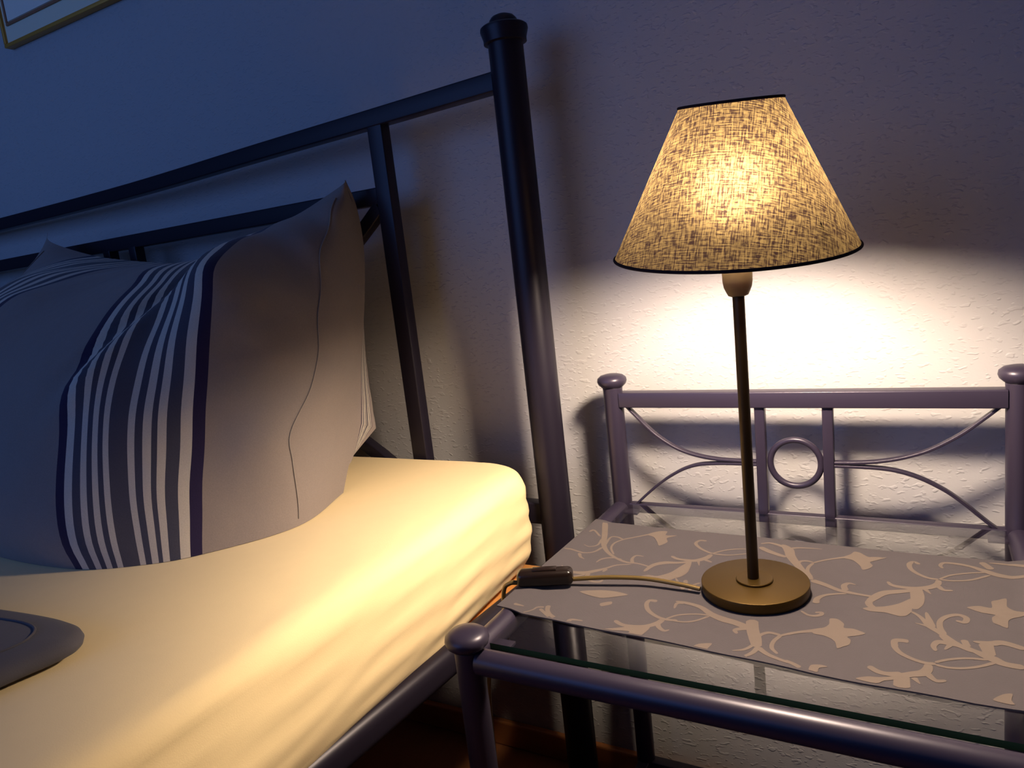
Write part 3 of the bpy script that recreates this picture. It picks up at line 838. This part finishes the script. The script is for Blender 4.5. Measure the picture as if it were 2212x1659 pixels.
# solid leaves and blossoms of the pattern
BLOBS = [
 (1, [(1870,248),(2000,212),(2110,212),(2092,258),(2225,262),(2105,292),(2112,340),(2010,382),(1985,330),(1950,280)]),
 (1, [(735,772),(640,675),(590,690),(620,732),(545,712),(570,790),(425,835),(640,795)]),
 (2, [(-125,644),(0,622),(110,635),(270,590),(410,505),(520,455),(480,580),(400,640),(300,668),(235,705),(150,700),(90,662),(0,658)]),
 (1, [(1060,930),(1300,910),(1500,930),(1640,970),(1500,990),(1300,1003)]),
 (1, [(1310,1067),(1440,1047),(1440,1080),(1320,1102)]),
 (1, [(1280,1378),(1500,1362),(1700,1348),(1900,1355),(1840,1430),(1760,1470),(1600,1455),(1650,1405)]),
 (2, [(530,1482),(600,1440),(762,1433),(705,1500),(712,1545),(620,1535)]),
 (5, [(322,1012),(360,945),(500,938),(605,968),(480,988),(452,1050),(350,1030)]),
 (5, [(380,420),(560,380),(630,330),(640,252),(760,262),(850,330),(850,390),(980,405),(1080,438),(1170,480),(1050,510),(900,525),(950,570),(930,640),(830,670),(750,692),(720,600),(650,545),(540,500),(400,475)]),
 (3, [(1520,442),(1640,400),(1700,360),(1790,380),(1900,438),(2050,450),(2185,450),(1990,500),(1930,522),(1972,570),(1920,612),(1820,632),(1780,570),(1680,490),(1560,462)]),
 (4, [(-110,1029),(0,1008),(200,1000),(400,960),(600,880),(740,900),(740,980),(610,1010),(590,1075),(520,1130),(420,1140),(300,1110),(200,1085),(0,1070)]),
 (4, [(1385,1010),(1550,992),(1740,1020),(1735,930),(1820,910),(1950,888),(1960,1000),(2060,1058),(2215,1092),(2215,1138),(2050,1170),(1980,1210),(1970,1312),(1850,1270),(1760,1230),(1745,1160),(1790,1122),(1600,1090),(1450,1042)]),
 (5, [(1020,1142),(1200,1113),(1400,1130),(1700,1118),(1600,1172),(1450,1182),(1330,1218)]),
 (6, [(1735,1282),(1890,1200),(2035,1193),(2020,1290),(2070,1360),(1900,1335)]),
 (4, [(-150,340),(-60,300),(40,290),(180,300),(60,345),(-60,360)]),
]

def runner():
    # plan outline of the cloth (front edge, left edge, back edge measured; right edge hangs past the table)
    front = [traced(*q, RZ) for q in ((1072,1312),(1155,1331),(1230,1346),(1365,1372),(1500,1398),(1625,1425),(1750,1453),(1880,1478),(2000,1500),(2105,1519),(2212,1534))]
    back = [traced(*q, RZ) for q in ((1288,1126),(1300,1127),(1345,1131),(1400,1137),(1520,1149),(1640,1160),(1770,1174),(1900,1188),(2060,1203),(2212,1216))]
    fy = sum(p.y for p in front[2:])/9; by = sum(p.y for p in back[2:])/8
    def edge(pts, x):
        for a, b in zip(pts, pts[1:]):
            if a.x <= x <= b.x: return a.y + (b.y-a.y)*(x-a.x)/max(b.x-a.x, 1e-9)
        return pts[0].y if x < pts[0].x else pts[-1].y
    nx, ny = 110, 60
    def height(x, y):
        # lies on the glass, climbs over the side tubes and hangs down beyond them
        z = RZ
        for tx, sg in ((0.0, -1), (NW, 1)):
            d = (x-tx)*sg
            if d > -.018:
                z += .0030*max(0.0, min(1, (d+.018)/.014))
                if d > .009: z -= (d-.009)**2*7.0
        return z + .0005*math.sin(x*61+y*23)*max(0, min(1, (-.20-y)*8))
    bm = bmesh.new()
    xl0, xl1 = front[0].x + .001, back[0].x
    grid = []
    for i in range(nx+1):
        row = []
        for j in range(ny+1):
            v = j/ny
            xl = xl0 + (xl1-xl0)*v
            x = xl + (NW+.021 - xl)*i/nx
            y = edge(front, x)*(1-v) + edge(back, x)*v
            row.append(Vector((x, y, height(x, y))))
        grid.append(row)
    T = [[bm.verts.new(p) for p in r] for r in grid]
    U = [[bm.verts.new(p - Vector((0, 0, .0014))) for p in r] for r in grid]
    for i in range(nx):
        for j in range(ny):
            bm.faces.new((T[i][j], T[i+1][j], T[i+1][j+1], T[i][j+1]))
            bm.faces.new((U[i][j], U[i][j+1], U[i+1][j+1], U[i+1][j]))
    for i in range(nx):
        bm.faces.new((T[i][0], U[i][0], U[i+1][0], T[i+1][0])); bm.faces.new((T[i][ny], T[i+1][ny], U[i+1][ny], U[i][ny]))
    for j in range(ny):
        bm.faces.new((T[0][j], T[0][j+1], U[0][j+1], U[0][j])); bm.faces.new((T[nx][j], U[nx][j], U[nx][j+1], T[nx][j+1]))
    # woven pattern: flat ribbons lying on the cloth
    def inside(p):
        return edge(front, p.x)+.0015 < p.y < edge(back, p.x)-.0015 and p.x < NW+.019
    lift = .00018
    for n_, (cr, pts, ws) in enumerate(STROKES):
        ox, oy, s = CROP[cr]
        P = [traced(ox+x/s, oy+y/s, RZ) for x, y in pts]
        N = 8*len(P)
        D = spline(P, N)
        dirs = frame_dirs(D)
        prev = None
        for k, (p, d) in enumerate(zip(D, dirs)):
            t = k/(N-1)*(len(ws)-1); i = min(int(t), len(ws)-2)
            wd = (ws[i] + (ws[i+1]-ws[i])*(t-i))*.00044
            if k == 0 or k == N-1: wd *= .35
            elif k == 1 or k == N-2: wd *= .8
            nn = Vector((-d.y, d.x, 0)).normalized()
            a, b = p+nn*wd, p-nn*wd
            if not (inside(a) and inside(b)): prev = None; continue
            z = lift + n_*.000001
            va = bm.verts.new((a.x, a.y, height(a.x, a.y)+z)); vb = bm.verts.new((b.x, b.y, height(b.x, b.y)+z))
            if prev:
                f = bm.faces.new((prev[0], prev[1], vb, va)); f.material_index = 1
            prev = (va, vb)
    for n_, (cr, pts) in enumerate(BLOBS):
        ox, oy, s = CROP[cr]
        P = [traced(ox+x/s, oy+y/s, RZ) for x, y in pts]
        D = []
        m = len(P)
        for k in range(m):
            p0, p1, p2, p3 = P[k-1], P[k], P[(k+1) % m], P[(k+2) % m]
            for f in (0, .25, .5, .75):
                D.append((0.5*((2*p1) + (p2-p0)*f*.8 + (2*p0-5*p1+4*p2-p3)*f*f*.8 + (3*p1-p0-3*p2+p3)*f**3*.8 + (0.2*(p2-p1)*2*f))))
        for q in D:
            q.y = min(max(q.y, edge(front, q.x)+.0016), edge(back, q.x)-.0016); q.x = min(q.x, NW+.019)
        vs = [bm.verts.new((q.x, q.y, height(q.x, q.y)+lift+.0001+n_*.000001)) for q in D]
        for tri in tessellate_polygon([D]):
            try:
                f = bm.faces.new([vs[i] for i in tri]); f.material_index = 1
            except ValueError: pass
    o = obj('table_runner', bm, [M['runner'], M['vine']], angle=30, origin=(NW/2, -.2, RZ))
    tag(o, 'grey damask runner with pale scrolling vines spread over the glass nightstand top', 'table runner')
runner()

# ------------------------------------------------------------------ the table lamp
LX, LY = 0.2187, -0.2210
def lamp():
    t = thing('table_lamp', (LX, LY, RZ), 'lit bronze table lamp with a conical woven shade on the runner', 'lamp')
    z0 = RZ + .0004
    bm = bmesh.new()
    add_lathe(bm, [(.0475, z0), (.0490, z0+.0004), (.0497, z0+.002), (.0500, z0+.0100), (.0497, z0+.0106), (.0490, z0+.0109), (0, z0+.0110)], (LX, LY, 0), n=96)
    obj('base', bm, M['bronze'], t, angle=30)
    bm = bmesh.new()
    add_lathe(bm, [(.0165, z0+.0110), (.0172, z0+.0112), (.0172, z0+.0128), (.0167, z0+.0133), (0, z0+.0134)], (LX, LY, 0), n=64)
    obj('collar', bm, M['bronze'], t, angle=30)
    bm = bmesh.new()
    lean = Vector((.0015, .0005, .288)) 
    add_sweep(bm, [(LX-.0010, LY, z0+.0130), (LX+.0008, LY, .300)], circ(.0053, 28), up=(0, 1, 0)); obj('pole', bm, M['bronze_dark'], t)
    sx = LX + .0008
    bm = bmesh.new()
    add_lathe(bm, [(.0062, .2965), (.0088, .2975), (.0100, .3000), (.0122, .3050), (.0130, .3100), (.0133, .3200), (.0133, .3480), (.0115, .3500), (.0115, .3560), (0, .3562)], (sx, LY, 0), n=40)
    obj('socket', bm, M['socket'], t)
    # bulb
    ax = Vector((.0717, -.1204, 1)).normalized()
    bm = bmesh.new()
    r = .0290; bz = .388
    prof = [(.0085, .3560), (.0095, .3620)]
    for k in range(1, 13):
        a = -math.pi/2 + .42 + (math.pi - .42)*k/12
        prof.append((max(r*math.cos(a), 0) if k < 12 else 0, bz + r*math.sin(a)))
    add_lathe(bm, prof, (sx, LY, 0), n=28)
    obj('bulb', bm, M['bulb'], t)
    # shade: leans towards the viewer, held by a ring round the socket
    c = Vector((LX-.0019, LY-.0004, .3381)); rb, rt, hh = .1045, .0426, .1237
    bm = bmesh.new(); uvl = bm.loops.layers.uv.new('weave')
    u = ax.cross(Vector((0, 1, 0))).normalized(); v = ax.cross(u)
    n, m = 120, 24
    V = [[bm.verts.new(c + ax*(hh*j/m) + (u*math.cos(2*math.pi*k/n) + v*math.sin(2*math.pi*k/n))*(rb+(rt-rb)*j/m)) for k in range(n)] for j in range(m+1)]
    for j in range(m):
        for k in range(n):
            f = bm.faces.new((V[j][k], V[j][(k+1) % n], V[j+1][(k+1) % n], V[j+1][k]))
            for l, (a, b) in zip(f.loops, ((k, j), (k+1, j), (k+1, j+1), (k, j+1))):
                # the cloth is cut flat and rolled into a cone: straight threads run on across it
                L0 = rb/(rb-rt)*math.hypot(hh, rb-rt); slant = L0*(1 - (b/m)*(rb-rt)/rb)
                th = (((k/n-.284+.5) % 1) - .5 + (a-k)/n)*2*math.pi*rb/L0 + .12
                l[uvl].uv = (slant*math.sin(th), slant*math.cos(th))
    sh = obj('lamp_shade', bm, M['shade'], t)
    def rim(cc, r, rad, name):
        bm = bmesh.new()
        add_sweep(bm, [cc + (u*math.cos(2*math.pi*k/96) + v*math.sin(2*math.pi*k/96))*r for k in range(96)], circ(rad, 10), up=ax, closed=True)
        obj(name, bm, M['shade_rim'], sh)
    rim(c, rb, .0014, 'lower_rim'); rim(c+ax*hh, rt, .0013, 'upper_rim')
    # shade carrier: ring and three spokes
    bm = bmesh.new()
    k0 = c + ax*.026
    cc = Vector((sx, LY, .3420))
    add_sweep(bm, [cc + Vector((math.cos(2*math.pi*k/32), math.sin(2*math.pi*k/32), 0))*.0145 for k in range(32)], circ(.0011, 8), closed=True)
    for q in range(3):
        a = 2*math.pi*(q/3+.08)
        d = u*math.cos(a) + v*math.sin(a)
        e = k0 + d*(rb+(rt-rb)*(.026/hh)-.0006)
        add_sweep(bm, [cc + Vector((d.x, d.y, 0)).normalized()*.0145, e], circ(.0010, 8))
    obj('shade_carrier', bm, M['bronze_dark'], sh)
    # cord with its in-line switch
    zc = RZ + .0030
    cp = [(.1705,-.2400,zc+.0015),(.150,-.2395,zc+.0035),(.115,-.2405,zc+.0055),(.080,-.2480,zc+.0060),(.050,-.2560,zc+.0045),(.040,-.2585,zc+.0035)]
    bm = bmesh.new(); add_sweep(bm, spline(cp, 50), [(a*1.0, b*.85) for a, b in circ(.0026, 12)]); obj('power_cord', bm, M['cord'], t)
    cp = [(-.012,-.2795,zc+.0030),(-.0205,-.2830,zc+.0025),(-.0275,-.2850,zc-.006),(-.0300,-.2860,-.025),(-.0320,-.286,-.060),(-.052,-.30,-.10),(-.054,-.30,-.30),(-.050,-.27,-.46),(-.048,-.15,-.4725),(-.045,.02,-.4725)]
    bm = bmesh.new(); add_sweep(bm, spline(cp, 80), circ(.0024, 12)); obj('power_cord', bm, M['cord'], t)
    a, b = Vector((-.0125,-.2795,0)), Vector((.0425,-.2575,0))
    d = (b-a).normalized(); L = (b-a).length; ang = math.atan2(d.y, d.x)
    mtx = Matrix.Translation(((a.x+b.x)/2, (a.y+b.y)/2, RZ+.0028)) @ Matrix.Rotation(ang, 4, 'Z')
    bm = bmesh.new(); add_box(bm, (-L/2, -.0095, 0), (L/2, .0095, .0165), .0055, mtx, 4); sw = obj('cord_switch', bm, M['switch'], t)
    bm = bmesh.new(); add_box(bm, (-.013, -.0048, .0155), (.013, .0048, .0180), .0010, mtx, 2); obj('rocker', bm, M['switch'], sw)
lamp()
